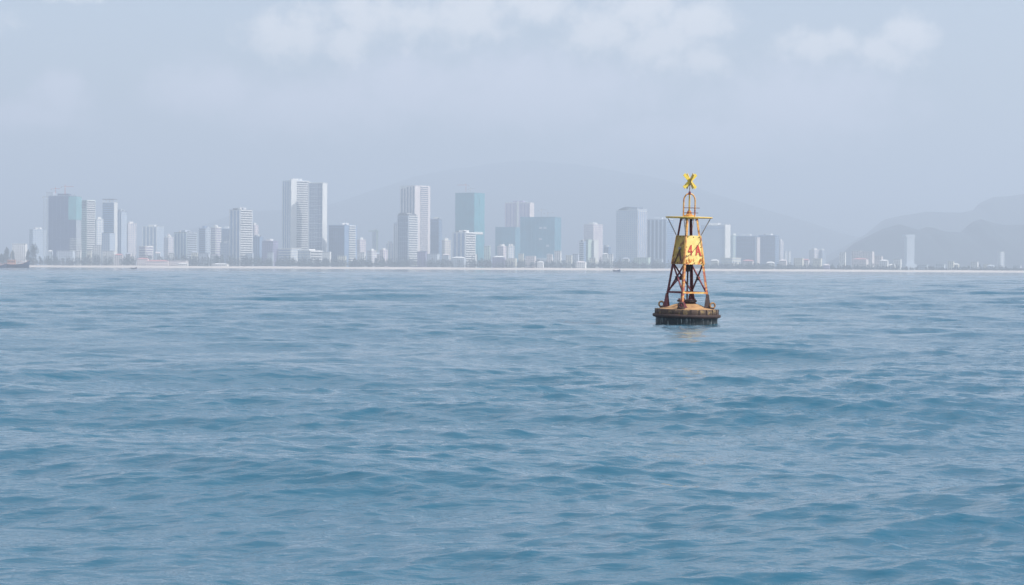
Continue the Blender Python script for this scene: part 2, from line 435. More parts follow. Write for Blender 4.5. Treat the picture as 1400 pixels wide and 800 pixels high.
def crane(x, ybot, ytop, xl, xr, D, label, m=MRD):
    p = at(x, ybot, D); t = at(x, ytop, D); h = t.z - p.z; u = D / F
    r = tag(empty('tower_crane', p), label, 'crane', 'cranes on the unfinished towers')
    s = MB(); n = max(int(h / 3), 3); e = .7
    for sx in (-e, e):
        for sy in (-e, e): s.bar((sx, sy, 0), (sx, sy, h), .3)
    for i in range(n):
        z0, z1 = h * i / n, h * (i + 1) / n
        s.bar((-e, -e, z0), (e, -e, z1), .2); s.bar((-e, e, z1), (e, e, z0), .2); s.bar((e, -e, z0), (e, e, z1), .2)
    s.build('mast', m, r)
    a, b = (xl - x) * u, (xr - x) * u
    far, near = (a, b) if abs(a) > abs(b) else (b, a)
    j = MB(); zt = h - 2
    j.bar((near, 0, zt), (far, 0, zt), .4); j.bar((near * .3, 0, zt + 1.6), (far, 0, zt + .3), .3)
    k = 10
    for i in range(k): j.bar((far * i / k, 0, zt), (far * (i + .5) / k, 0, zt + 1.5 * (1 - i / k)), .18)
    j.build('jib', m, r)
    MB().bar((0, 0, h - 2), (0, 0, h + 3), .5).build('jib_tower', m, r)
    MB().box(near * 1.0 - 1, near + 1, -.8, .8, zt - 2.6, zt - .2).build('counterweight', MG, r)
    MB().box(-1.2, .9, -1.8, -.7, zt - 2.4, zt - .3).build('cab', MW, r)
    return r

# ---- the tall buildings, left to right
B(40, 45, 63, 314, 5000, 'pale hazy block at the far left, between the tall tree and the netted tower', 'building', MLG, 'grid', 'grid', name='apartment_block', glass=MGP)
r, X, Y, H = B(67, 104, 111, 268, 4350, 'dark unfinished tower wrapped in blue-grey netting with teal netting at its top corner', 'tower', MG, 'net', None, glass=MNB, name='unfinished_tower', roof='plant', slab=MNB)
m = MB()
for i in range(int(H / 3.6)):
    m.box(-X - 6.5, -X + .1, -Y + 1, Y - 1, i * 3.6, i * 3.6 + .55)
m.build('floor_slab', MW, r, kind='stuff')
m = MB()
for i in range(1, 10): m.box(-X - 6.4 + (i % 3) * 2, -X - 6.0 + (i % 3) * 2, -Y + 1.2, -Y + 1.6, 0, H - 6)
m.build('column', MG, r)
MB().box(X * .45, X + .8, -Y - 1.2, Y + .5, H * .66, H - 1).build('netting_panel', MTN, r)
m = MB()
for i in range(4, 17): m.box(X * .55, X + 1.4, -Y - 1.6, Y, i * 3.6, i * 3.6 + 1.0)
m.build('balcony_slab', MW, r, kind='stuff')
MB().box(-X * 1.25, -X * .75, -Y * .6, Y * .6, H - 3, H + 9).build('core_tower', MG, r)
m = MB()
rs = random.Random(4)
for i in range(14):
    u = -X + 2 * X * rs.random(); m.bar((u, -Y * .8, H), (u, -Y * .8, H + rs.uniform(2, 5)), .45)
m.build('scaffold_pole', MDK, r, kind='stuff')
crane(89, 266, 254, 84, 101, 4350, 'small tower crane with long jib above the netted tower at left')
crane(60, 350, 268, 58, 70, 4330, 'slender builders hoist mast standing left of the netted tower', MG)
crane(76, 264, 257, 70, 82, 4350, 'red luffing crane stump on the left shoulder of the netted tower')
r, X, Y, H = B(111, 118, 130, 274, 4500, 'white tower with stacked balcony bands just right of the netted tower', 'tower', MGR, 'grid', 'bands', glass=MGD, name='apartment_tower', roof=None)
m = MB()
for z in (H - 3.2, H - 9, H - 14.5): m.box(-X - .6, X * .8, -Y - .7, -Y + 1, z - 2.4, z)
m.build('loggia', MDK, r)
B(130, 132, 141, 300, 4400, 'slim bright white tower between the banded tower and the flat-roofed one', 'tower', MW, 'grid', 'grid', name='apartment_tower', glass=MGP)
B(140, 156, 160.5, 277, 4600, 'blue-banded tower with a dark flat canopy raised above its roof', 'tower', MW, 'bands', None, name='apartment_tower', roof='canopy', slab=MGP)
B(139, 150, 157, 319, 4300, 'low pale block in front of the canopy-topped tower', 'building', MLG, 'grid', 'grid', name='apartment_block', glass=MGP, roof=None)
B(157, 166, 173, 289, 4700, 'grey tower with a small dark roof cap right of the canopy-topped tower', 'tower', MLG, 'stripes', 'grid', name='apartment_tower', roof='plant', slab=MLG, glass=MGP, roofm=MDK)
B(171, 175, 186, 306, 4750, 'pale narrow tower with a roof box, fourth to the right of the netted tower', 'tower', MPW, 'grid', 'grid', name='apartment_tower', glass=MGP)
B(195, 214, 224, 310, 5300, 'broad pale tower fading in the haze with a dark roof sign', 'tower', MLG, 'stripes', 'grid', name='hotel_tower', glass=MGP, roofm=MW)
B(190, 199, 209, 337, 4150, 'small pink and white block in front of the broad hazy tower', 'building', MPW, 'bands', 'bands', name='apartment_block', glass=MPU, roof=None)
B(224, 230, 237, 325, 4700, 'thin pinkish tower left of the grey-green twin-roofed slab', 'tower', MPW, 'grid', 'grid', name='apartment_tower', glass=MGP, roof='double')
B(238, 255, 269, 318, 4450, 'wide grey-green slab with a bright right side and dark roof line', 'building', MGR, 'stripes', 'bands', name='hotel_block', glass=MGP, slab=MLG, roofm=MDK)
B(272, 281, 289, 312, 4650, 'blue-banded tower with a white dome-like roof box', 'tower', MLG, 'bands', 'grid', name='apartment_tower', slab=MGP)
B(288, 295, 302, 311, 4500, 'white tower with ribbed balcony bands left of the blue slab', 'tower', MW, 'bands', 'bands', name='apartment_tower', glass=MPU)
B(301, 315, 319, 313, 4900, 'blue slab half hidden behind the tall white-banded tower', 'building', MGP, 'glass', 'grid', name='office_block')
B(301, 312, 320, 333, 4250, 'low pale grey block beneath the blue slab', 'building', MLG, 'grid', 'grid', name='apartment_block', glass=MGP)
r, X, Y, H = B(314, 328, 345, 287, 4200, 'tall two-tone tower with a blue left side and white banded right side', 'tower', MLG, 'stripes', 'bands', name='hotel_tower', slab=MW, glass=MGP, roofm=MDK)
MB().box(-X * .9, -X * .1, -Y * .6, Y * .6, H + .9, H + 4).build('roof_slab', MDK, r)
B(343, 348, 353, 308, 4700, 'pinkish sliver of a tower right behind the two-tone tower', 'tower', MPW, 'grid', 'grid', name='apartment_tower', glass=MPU)
B(346, 355, 360, 324, 4450, 'pale blue block with a white right edge', 'building', MGP, 'grid', None, name='apartment_block', slab=MW)
B(358, 373, 380, 330, 4300, 'squat mauve block with white right side and a white roof box', 'building', MPU, 'grid', 'grid', name='apartment_block', slab=MW)
r, X, Y, H = B(386, 398, 422, 247, 4450, 'tallest tower, white with a pale blue left side, left one of the joined pair', 'tower', MLG, 'stripes', 'bands', name='hotel_tower', glass=MGP, slab=MW)
MB().box(X - 2, X + 2.4, -Y - 1.5, -Y + 12, 0, H + 3).build('corner_column', MW, r)
r, X, Y, H = B(422, 441, 447, 250, 4400, 'very tall dark glass tower with a white right edge, right one of the joined pair', 'tower', MW, 'glass', None, name='hotel_tower', glass=MGL, slab=MW, roof=None)
m = MB()
for i in range(1, int(H / 3.5)): m.box(-X + 1, X * .25, -Y - .7, -Y + .5, i * 3.5, i * 3.5 + .7)
m.build('balcony_slab', MLG, r, kind='stuff')
MB().box(-X - 2.5, -X - .02, -Y, Y, 0, H + 2).build('corner_column', MW, r)
B(380, 398, 412, 340, 4300, 'low white podium hall at the foot of the joined pair of towers', 'building', MW, 'bands', 'grid', name='hotel_podium', glass=MGP, roof=None)
B(407, 424, 441, 343, 4220, 'bright white podium wing below the dark glass tower', 'building', MW, 'grid', 'bands', name='hotel_podium', glass=MGP)
B(449, 471, 488, 308, 4350, 'wide mid-height block, blue on the left and white banded on the right', 'building', MGP, 'glass', 'bandsmid', name='hotel_block', glass=MGL, slab=MW)
B(487, 492, 500, 328, 4600, 'small pinkish block right of the blue and white block', 'building', MPW, 'grid', 'grid', name='apartment_block', glass=MPU)
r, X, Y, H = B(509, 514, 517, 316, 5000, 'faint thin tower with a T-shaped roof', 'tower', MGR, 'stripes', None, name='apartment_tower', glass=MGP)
MB().box(-X - 12, X + 4, -Y, Y, H - 1, H + 1.5).build('roof_slab', MGR, r)
B(502, 508, 515, 343, 4200, 'low white house block below the T-shaped tower', 'building', MW, 'grid', 'grid', name='apartment_block', glass=MPU)
B(519, 524, 530, 342, 4220, 'white low block left of the narrow white one', 'building', MPW, 'grid', 'grid', name='apartment_block', glass=MPU)
B(528, 531, 538, 333, 4300, 'narrow bright white block left of the dark-topped tower', 'building', MW, 'grid', 'grid', name='apartment_block', glass=MGP)
B(538, 545, 548, 305, 4700, 'blue slim tower tucked left of the dark-topped tower', 'tower', MGP, 'stripes', 'grid', name='apartment_tower', glass=MGL)
r, X, Y, H = B(547, 567, 588, 254, 4900, 'tall slab tower with blue stripes left and fine white bands right', 'tower', MPW, 'stripes', 'bandsmid', name='office_tower', slab=MPW, glass=MGL, roof=None)
MB().box(-X - 1, -X * .1, -Y - 1.2, -Y + .6, H - 6, H + 1.2).build('roof_beam', MW, r)
r, X, Y, H = B(543, 558, 571, 295, 4250, 'blue and white tower with dark open roof rooms in front of the tall slab', 'tower', MLG, 'glass', 'bands', name='hotel_tower', slab=MW, glass=MGL, roofm=MDK)
m = MB(); rs = random.Random(3)
for i in range(7):
    u = -X + (2 * X) * (i + .3) / 7; m.box(u - 1.6, u + 1.6, -Y * .8, Y * .8, H + .9, H + rs.uniform(4, 9))
m.build('roof_room', MDK, r)
B(588, 600, 604, 300, 4600, 'dark blue slim tower with a black cap right of the tall slab', 'tower', MGP, 'glass', 'grid', name='office_tower', glass=MGL, roofm=MDK)
B(604, 608, 616, 329, 4400, 'small cream block between the slim blue tower and the teal one', 'building', MC, 'grid', 'grid', name='apartment_block', glass=MPU)
r, X, Y, H = B(622, 648, 662, 264, 4500, 'tall teal netted tower with a white break two thirds down', 'tower', MTE, 'net', 'net', name='unfinished_tower', glass=MTE, slab=MTN, roof=None)
MB().box(-X * .55, X * .98, -Y - 1.6, -Y + .2, H * .43, H * .475).build('slab_band', MW, r)
MB().box(X - .1, X + 1.6, -Y + 3, Y * .7, H * .45, H * .48).build('slab_band', MW, r)
crane(637, 262, 252, 625, 641, 4500, 'red tower crane on the roof of the tall teal tower')
crane(643, 262, 257, 640, 650, 4500, 'short grey crane mast right of the red crane on the teal tower', MG)
B(619, 636, 650, 318, 4200, 'pale banded block with white roof edge in front of the teal tower', 'building', MLG, 'stripes', 'bands', name='hotel_block', slab=MW, glass=MGP, roofm=MW)
r, X, Y, H = B(690, 724, 730, 277, 5000, 'wide lilac-grey tower with a white central fin and white roof', 'tower', MPW, 'stripes', None, name='office_tower', slab=MPU, glass=MPU, roofm=MW)
MB().box(-X * .02, X * .1, -Y - 2, -Y + .5, 0, H + 3).build('fin', MW, r)
B(677, 704, 711, 311, 4600, 'low teal glass block at the left foot of the lilac tower', 'building', MTB, 'net', 'net', name='unfinished_block', glass=MTB, roof=None)
B(680, 688, 694, 337, 4300, 'pale mauve block beneath the low teal block', 'building', MPW, 'grid', 'grid', name='apartment_block', glass=MPU)
B(692, 695, 703, 337, 4200, 'narrow white block under the right end of the low teal block', 'building', MW, None, 'grid', name='apartment_block', glass=MGP)
r, X, Y, H = B(711, 758, 767, 297, 4400, 'broad boxy teal netted building with pale window patches on a white podium', 'building', MTB, 'net', 'net', name='unfinished_block', glass=MTB, roof=None)
m = MB()
for (u, v) in ((.55, .77), (.68, .77), (.55, .55), (.80, .25), (.76, .42)): m.box(-X + 2 * X * u, -X + 2 * X * (u + .085), -Y - 1.1, -Y, H * v, H * (v + .04))
m.build('window', MLG, r)
MB().box(-X - 3, X + 3, -Y - 4, Y, 0, H * .20).build('podium', MLG, r)
m = MB()
for i in range(8): m.box(-X + 2 * X * i / 8, -X + 2 * X * (i + .55) / 8, -Y - 4.4, -Y - 3.8, 2, H * .15)
m.build('podium_window', MGL, r)
crane(740, 297, 286, 736, 748, 4400, 'left crane of the pair on the broad teal building', MG)
crane(749, 297, 290, 744, 758, 4400, 'right crane of the pair on the broad teal building', MG)
B(798, 811, 824, 307, 5200, 'faint pinkish tower behind two slim white ones', 'tower', MPW, 'grid', 'grid', name='apartment_tower', glass=MPU)
B(792, 798, 801, 331, 4500, 'low grey-blue block left of the two slim white towers', 'building', MGP, 'bands', 'grid', name='apartment_block')
B(801, 804, 809, 328, 4350, 'left one of two slim white towers in front of the faint pinkish tower', 'tower', MGR, 'grid', None, name='apartment_tower', roof=None)
B(809, 812, 818, 329, 4350, 'right one of two slim white towers in front of the faint pinkish tower', 'tower', MW, 'grid', None, name='apartment_tower', roof=None)
B(825, 832, 835, 338, 4700, 'small blue block left of the big white-edged tower', 'building', MGP, 'glass', 'grid', name='office_block')
r, X, Y, H = B(842, 871, 884, 288, 4600, 'large blue-grey tower with a bright white right side and curved roof canopies', 'tower', MLG, 'grid', 'stripes', name='hotel_tower', glass=MGP, slab=MPW, roof=None)
m = MB()
for i in range(9):
    t0, t1 = i / 9, (i + 1) / 9; f = lambda t: H + 1 + 7 * math.sin(t * 1.9)
    m.hexa([(-X * .9 + X * t0, -Y * .8, f(t0)), (-X * .9 + X * t1, -Y * .8, f(t1)), (-X * .9 + X * t1, Y * .8, f(t1)), (-X * .9 + X * t0, Y * .8, f(t0)),
            (-X * .9 + X * t0, -Y * .8, f(t0) + 1.6), (-X * .9 + X * t1, -Y * .8, f(t1) + 1.6), (-X * .9 + X * t1, Y * .8, f(t1) + 1.6), (-X * .9 + X * t0, Y * .8, f(t0) + 1.6)])
m.build('roof_canopy', MGL, r)
MB().box(X * .2, X * 1.02, -Y - 1, Y, H + .9, H + 5).build('crown', MG, r)
MB().box(X * .3, X * .8, -Y * .6, Y * .6, H + 5, H + 8).build('plant_room', MGL, r)
r, X, Y, H = B(884, 911, 921, 300, 4700, 'wide blue striped slab directly left of the buoy tower, with a pale roof edge', 'building', MGP, 'stripes', 'grid', name='office_slab', glass=MGL, slab=MLG, roofm=MW)
r, X, Y, H = B(958, 991, 998, 308, 4800, 'blue-grey slab with a white right edge, just right of the buoy', 'building', MLG, 'grid', None, name='hotel_slab', glass=MGP, slab=MW, roofm=MW)
MB().box(X - 1, X + 1.2, -Y - 1.5, Y, 0, H + 2).build('end_wall', MW, r)
MB().box(-X, X - 2, -Y - .6, Y * .2, H - 9, H - 5).build('roof_band', MGP, r)
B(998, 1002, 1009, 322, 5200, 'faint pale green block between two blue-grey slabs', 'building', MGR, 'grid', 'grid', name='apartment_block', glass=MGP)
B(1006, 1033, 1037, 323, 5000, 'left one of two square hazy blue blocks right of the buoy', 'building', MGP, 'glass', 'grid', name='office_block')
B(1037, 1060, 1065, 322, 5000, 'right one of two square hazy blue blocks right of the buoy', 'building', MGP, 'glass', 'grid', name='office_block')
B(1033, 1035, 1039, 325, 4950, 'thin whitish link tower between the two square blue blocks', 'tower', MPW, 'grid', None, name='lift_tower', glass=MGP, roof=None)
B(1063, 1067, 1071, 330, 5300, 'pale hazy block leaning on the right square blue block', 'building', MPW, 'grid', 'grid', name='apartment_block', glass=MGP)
B(1072, 1073.5, 1076, 344, 5000, 'left one of two thin pale posts of buildings right of the blue blocks', 'tower', MW, None, 'grid', name='apartment_tower', roof=None, glass=MGP)
B(1077, 1078.5, 1081, 344, 5000, 'right one of two thin pale posts of buildings right of the blue blocks', 'tower', MW, None, 'grid', name='apartment_tower', roof=None, glass=MGP)
B(985, 1001, 1013, 353, 4300, 'long low pale hall below the two square blue blocks', 'building', MC, 'grid', 'grid', name='hall', roof=None, glass=MGP)
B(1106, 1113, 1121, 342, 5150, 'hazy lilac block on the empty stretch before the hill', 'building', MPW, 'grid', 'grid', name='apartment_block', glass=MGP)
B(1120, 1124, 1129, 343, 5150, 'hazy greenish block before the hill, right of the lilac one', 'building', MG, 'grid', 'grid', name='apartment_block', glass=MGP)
r, X, Y, H = B(1236, 1240, 1250, 322, 5150, 'lone pale tower with a wider top, standing before the hills', 'tower', MLG, 'grid', 'grid', name='hotel_tower', glass=MLG, roof=None)
MB().box(-X * 1.6, X * 1.1, -Y * 1.3, Y * 1.1, H - 4, H + 2).build('crown', MLG, r)
MB().box(-X * 1.8, X * 2.2, -Y * 1.8, Y * 1.1, 0, 16).build('podium', MLG, r)
B(1364, 1368, 1373, 345, 5100, 'small white tower at the far right before the hills', 'tower', MW, 'grid', 'grid', name='apartment_tower', glass=MGP, roof=None)

# ---- low buildings along the shore: walls, roof and windows
def house(x0, x1, yt, D, label, wall=MW, roofm=MRT, hip=True, name='seaside_house', cat='house'):
    b = at((x0 + x1) / 2, 360, D); b.z = GZ - .3; H = max(at((x0 + x1) / 2, yt, D).z - b.z, 3.5); W = (x1 - x0) * D / F; dp = max(W * .6, 5)
    r = tag(empty(name, b, -b.x / D - R(14)), label, cat)
    hw = H - (min(2.6, H * .3) if hip else .5)
    MB().box(-W / 2, W / 2, -dp / 2, dp / 2, 0, hw).build('wall', wall, r)
    m = MB(); e = .6
    if hip:
        k = min(W, dp) * .42
        m.add([(-W / 2 - e, -dp / 2 - e, hw), (W / 2 + e, -dp / 2 - e, hw), (W / 2 + e, dp / 2 + e, hw), (-W / 2 - e, dp / 2 + e, hw), (-W / 2 + k, 0, H), (W / 2 - k, 0, H)],
              [(0, 1, 5, 4), (1, 2, 5), (2, 3, 4, 5), (3, 0, 4), (3, 2, 1, 0)])
    else: m.box(-W / 2 - e, W / 2 + e, -dp / 2 - e, dp / 2 + e, hw, H)
    m.build('roof', roofm, r)
    m = MB(); n = max(int(W / 3.5), 2); nf = max(int(hw / 3.2), 1)
    for i in range(nf):
        for j in range(n): m.box(-W / 2 + W * (j + .28) / n, -W / 2 + W * (j + .72) / n, -dp / 2 - .08, -dp / 2 + .1, i * hw / nf + .9, (i + .8) * hw / nf)
    m.build('window', MGD, r, kind='stuff')
    return r
house(18, 36, 333, 4100, 'white villa block between the two tall trees at far left', MW, MW, False)
house(79, 101, 343, 4120, 'pale long pavilion at the foot of the netted tower', MLG, MW, False)
house(128, 141, 335, 4350, 'white stepped house below the slim white tower', MW, MLG, False)
house(141, 157, 343, 4200, 'white terrace row right of the stepped house', MW, MPW, False)
house(157, 168, 347, 4150, 'pinkish house below the grey tower', MPW, MRT)
house(188, 203, 352.5, 4085, 'pink domed pavilion at left end of the red beach roofs', MPW, MRT)
house(200, 232, 355.5, 4080, 'long red-roofed beach restaurant in front of the trees', MPW, MRT)
house(230, 256, 356.5, 4080, 'shorter pinkish beach shed right of the long red roof', MPW, MPW, False)
house(244, 257, 359.5, 4066, 'low white beach tent below the grey-green slab', MW, MW)
house(291, 312, 360, 4066, 'long low white beach tent below the ribbed white tower', MW, MW)
house(272, 286, 346, 4150, 'pale low house below the blue-banded tower', MLG, MLG, False)
house(336, 346, 346, 4200, 'pale house at the foot of the two-tone tower', MLG, MLG, False)
house(440, 452, 344, 4250, 'striped white house between the podium and the blue and white block', MW, MLG, False)
house(489, 499, 345, 4180, 'white house right of the blue and white block', MW, MW, False)
house(573, 600, 347, 4180, 'long grey low hall at the foot of the tall slab', MLG, MLG, False)
house(571, 583, 344, 4170, 'mauve low house at the left end of the grey hall', MPU, MPU, False)
house(618, 636, 351, 4110, 'rounded white beach pavilion below the pale banded block', MLG, MW)
house(662, 670, 336, 4500, 'greenish white house right of the teal tower', MGR, MW, False)
house(674, 690, 350, 4120, 'low house with a bright white roof under the mauve block', MPU, MW)
house(694, 706, 353, 4100, 'cream house cluster block right of the bright-roofed house', MC, MPW, False)
house(719, 732, 350, 4120, 'pale banded villa before the broad teal building', MPW, MW, False)
house(735, 743, 357, 4080, 'small white beach hut under the broad teal building', MW, MW)
house(758, 767, 343, 4200, 'white gatehouse at the right end of the teal podium', MW, MW, False)
house(774, 782, 349, 4200, 'cream house right of the teal podium', MC, MC, False)
house(783, 791, 347, 4250, 'pale house left of the grey-blue block', MLG, MW, False)
house(788, 801, 357, 4080, 'white shore house below the two slim white towers', MW, MPW)
house(824, 831, 346, 4300, 'tiny white house under the small blue block', MW, MW)
house(832, 838, 347, 4300, 'tiny white house hard against the big white-edged tower', MW, MLG, False)
house(868, 888, 352, 4250, 'pale low entrance wing below the big tower', MGR, MW, False)
house(895, 906, 354, 4250, 'pale hut in the trees just left of the buoy', MLG, MLG, False)
house(1016, 1030, 355, 4200, 'pinkish low house right of the long low hall', MPW, MRT)
house(1086, 1098, 353, 4300, 'cream low house on the open shore', MC, MC, False)
house(1098, 1106, 354, 4400, 'pinkish low shed beside the cream one', MPW, MRT)
house(1126, 1134, 361, 4080, 'tiny mauve hut on the sand before the hazy blocks', MPU, MPW)
house(1148, 1156, 345, 4600, 'bright white house where the hill starts', MW, MW, False)
house(1165, 1177, 343, 4700, 'white roofed block at left of the hillside cluster', MPW, MW, False)
house(1176, 1194, 344, 4650, 'wide pinkish block in the hillside cluster', MPW, MPW, False)
house(1166, 1186, 353, 4400, 'long pink-roofed house in front of the hillside cluster', MPW, MRT)
house(1196, 1206, 350, 4400, 'pinkish white house at right of the hillside cluster', MPW, MPW, False)
house(1203, 1214, 355, 4300, 'low white houses block right of the hillside cluster', MW, MW)
house(1215, 1224, 361, 4120, 'small white shore hut left of the lone tower', MW, MW)
house(1222, 1232, 354, 4400, 'white house at the left foot of the lone tower', MW, MLG, False)
house(1256, 1268, 362, 4120, 'pale shore shed right of the lone tower', MLG, MLG, False)
house(1296, 1304, 357, 4300, 'taller one of two cream houses midway between the white towers', MC, MW, False)
house(1303, 1311, 360, 4300, 'lower one of two cream houses midway between the white towers', MC, MW)
house(1328, 1337, 358, 4250, 'white house left of the small far right tower', MW, MPW, False)
house(1350, 1359, 362, 4200, 'pale shed just left of the small far right tower', MLG, MLG)
house(1386, 1396, 363, 4200, 'pale shed at the right edge of the shore', MLG, MLG, False)

more = [(66, 'MLG', 'pale grey house in the trees at the left foot of the netted tower'),
 (104, 'MW', 'small white house at the right foot of the netted tower'),
 (119, 'MC', 'cream house in front of the white tower with stacked balcony bands'),
 (172, 'MPW', 'pinkish house in the trees right of the grey tower with the dark cap'),
 (212, 'MLG', 'pale grey house behind the long red-roofed beach restaurant'),
 (231, 'MW', 'white house at the foot of the thin pinkish tower'),
 (262, 'MC', 'cream house below the bright right end of the grey-green slab'),
 (288, 'MW', 'white house at the foot of the ribbed white balcony tower'),
 (322, 'MPW', 'pinkish house in the trees before the tall two-tone tower'),
 (366, 'MLG', 'pale grey house in front of the squat mauve block'),
 (462, 'MC', 'cream house in the trees below the blue and white block'),
 (512, 'MPW', 'pinkish house in the trees under the T-shaped tower'),
 (553, 'MW', 'white house at the foot of the tower with dark open roof rooms'),
 (606, 'MLG', 'pale grey house below the small cream block'),
 (644, 'MW', 'white house at the right end of the pale banded block'),
 (709, 'MC', 'cream house in the gap left of the broad teal building'),
 (748, 'MPW', 'pinkish house in front of the broad teal building'),
 (806, 'MC', 'cream house in the trees right of the two slim white towers'),
 (851, 'MW', 'white house at the left foot of the large tower with roof canopies'),
 (972, 'MC', 'cream house in the trees just right of the buoy legs'),
 (1048, 'MW', 'white house below the right one of the two square blue blocks'),
 (1066, 'MPW', 'pinkish house at the far right foot of the square blue blocks'),
 (1112, 'MC', 'cream house in front of the hazy lilac block'),
 (1280, 'MLG', 'pale grey shed alone between the lone tower and the cream houses'),
 (1345, 'MC', 'cream shed between the far right white house and the small white tower')]
rs = random.Random(31)
for x, mk, lb in more:
    wpx = rs.uniform(6, 12)
    yt = float(np.interp(x, [0, 350, 700, 1000, 1400], [345, 347, 350, 355, 362])) + rs.uniform(-4, 2)
    house(x, x + wpx, yt, rs.uniform(4210, 4300), lb, {'MLG': MLG, 'MW': MW, 'MC': MC, 'MPW': MPW}[mk], rs.choice((MW, MPW, MLG, MG)), rs.random() < .4)
# ---- trees: two tall ones stand clear; the shore belt reads as one mass
MLF = mat('casuarina_foliage', (.035, .055, .04), .9, var=.5, scale=.3)
MBK = mat('bark', (.10, .075, .055), .9, var=.2, scale=.5)
def crown(m, cx, cy, z0, h, rad, n, rs, pine=False, s=1.5):
    for i in range(n):
        t = rs.random(); z = z0 + h * t
        prof = (math.sin(min(1, t * 1.15 + .12) * math.pi) ** .6 if not pine else (1 - t) ** .7 * .9 + .12)
        a = rs.random() * 6.283; q = rad * prof * math.sqrt(rs.random())
        c = Vector((cx + q * math.cos(a), cy + q * math.sin(a), z + rs.uniform(-.6, .6)))
        d1 = Vector((rs.uniform(-1, 1), rs.uniform(-1, 1), rs.uniform(-.6, .8))).normalized() * s * rs.uniform(.6, 1.3)
        d2 = d1.cross(Vector((rs.uniform(-1, 1), rs.uniform(-1, 1), rs.uniform(-1, 1)))).normalized() * s * rs.uniform(.4, .9)
        m.add([c - d1, c + d2, c + d1, c - d2], [(0, 1, 2, 3)])
def tree(x, yt, wpx, D, label, seed):
    b = at(x, 360, D); b.z = GZ - .4; h = at(x, yt, D).z - b.z; rad = wpx * D / F / 2; rs = random.Random(seed)
    r = tag(empty('shore_tree', b), label, 'tree')
    m = MB(); m.tube([(0, 0, 0), (.3, 0, h * .4), (0, .2, h * .9)], [.55, .4, .1], 7)
    for i in range(10):
        a = rs.random() * 6.28; z = h * rs.uniform(.25, .85); m.tube([(0, 0, z), (math.cos(a) * rad * .7, math.sin(a) * rad * .7, z + h * .08)], [.2, .05], 5)
    m.build('trunk', MBK, r)
    m = MB()
    for k in range(9):
        a = rs.random() * 6.28; q = rad * rs.uniform(0, .6); crown(m, q * math.cos(a), q * math.sin(a), h * rs.uniform(.18, .7), h * .32, rad * .62, 170, rs, s=1.0)
    m.build('crown', MLF, r)
tree(46, 332, 13, 4060, 'tall dark shore tree right of the white villa block', 1)
tree(38, 341, 8, 4062, 'shorter dark tree hard against the right wall of the white villa block', 5)
tree(9, 336, 11, 4060, 'tall dark shore tree left of the white villa block', 2)
tree(2, 345, 10, 4064, 'dark bushy tree at the left edge of the photo', 3)
tree(17, 341, 6, 4058, 'thin dark tree just left of the white villa block wall', 6)
rs = random.Random(5); m = MB(); tk = MB()
hp = [(0, 349), (60, 349), (75, 349), (110, 348), (180, 346), (260, 348), (300, 346), (360, 351), (440, 352), (520, 351), (600, 352), (680, 353), (760, 355), (840, 354), (900, 357), (1000, 358), (1100, 361), (1200, 363), (1400, 365)]
for i in range(1500):
    x = rs.uniform(-60, 1460); D = 4092 + rs.random() ** 1.5 * 110
    y = float(np.interp(x, [p[0] for p in hp], [p[1] for p in hp])) + rs.gauss(1.6, 2.0)
    b = at(x, 360, D); h = at(x, y, D).z - GZ
    if h < 2.5: h = rs.uniform(2.5, 5)
    h *= rs.uniform(.75, 1.0)
    crown(m, b.x, b.y, GZ + h * .12, h * .85, min(h * .42, 5.5) + 1, 55, rs, pine=rs.random() < .3, s=1.25)
    tk.bar((b.x, b.y, GZ - .3), (b.x + rs.uniform(-.6, .6), b.y, GZ + h * .6), .45)
m.build('shore_trees', mat('shore_foliage', (.045, .07, .068), .9, var=.5, scale=.08), kind='stuff')
tk.build('shore_tree_trunks', MBK, kind='stuff')

# ---- boats
MH = mat('dark_blue_hull_paint', (.02, .04, .09), .5, var=.2, scale=.5)
MCB = mat('orange_cabin_paint', (.52, .30, .22), .6, var=.2, scale=.5)
MPK = mat('faded_pink_paint', (.62, .38, .36), .7, var=.15, scale=.5)
MWD = mat('boat_timber', (.20, .14, .10), .8, var=.2, scale=2)
def hull_mesh(Lh, Bm, d, sheer, n=18):
    # timber hull with a raised bow
    m = MB(); v = []; f = []; sec = 7
    for i in range(n + 1):
        t = i / n; x = -Lh / 2 + Lh * t
        wv = Bm / 2 * (1 - max(0, (t - .55) / .45) ** 2.2) * (1 - .25 * max(0, (.15 - t) / .15)); wv = max(wv, .06)
        zt = d + sheer * (max(0, t - .45) / .55) ** 2 + sheer * .35 * max(0, (.3 - t) / .3) ** 2
        rake = max(0, (t - .8) / .2) * Lh * .05
        for k in range(sec):
            a = k / (sec - 1); q = math.sin(a * math.pi - math.pi / 2)
            z = -1.0 + (zt + 1.0) * (abs(q) ** 1.6); y = wv * (abs(q) ** .55) * (1 if q > 0 else -1)
            v.append((x + rake * (z + 1) / (zt + 1), y, z))
    for i in range(n):
        for k in range(sec - 1): f.append((i * sec + k, (i + 1) * sec + k, (i + 1) * sec + k + 1, i * sec + k + 1))
        f.append((i * sec, i * sec + sec - 1, (i + 1) * sec + sec - 1, (i + 1) * sec))
    f.append(tuple(range(sec))); f.append(tuple(n * sec + k for k in range(sec))[::-1])
    return m.add(v, f)
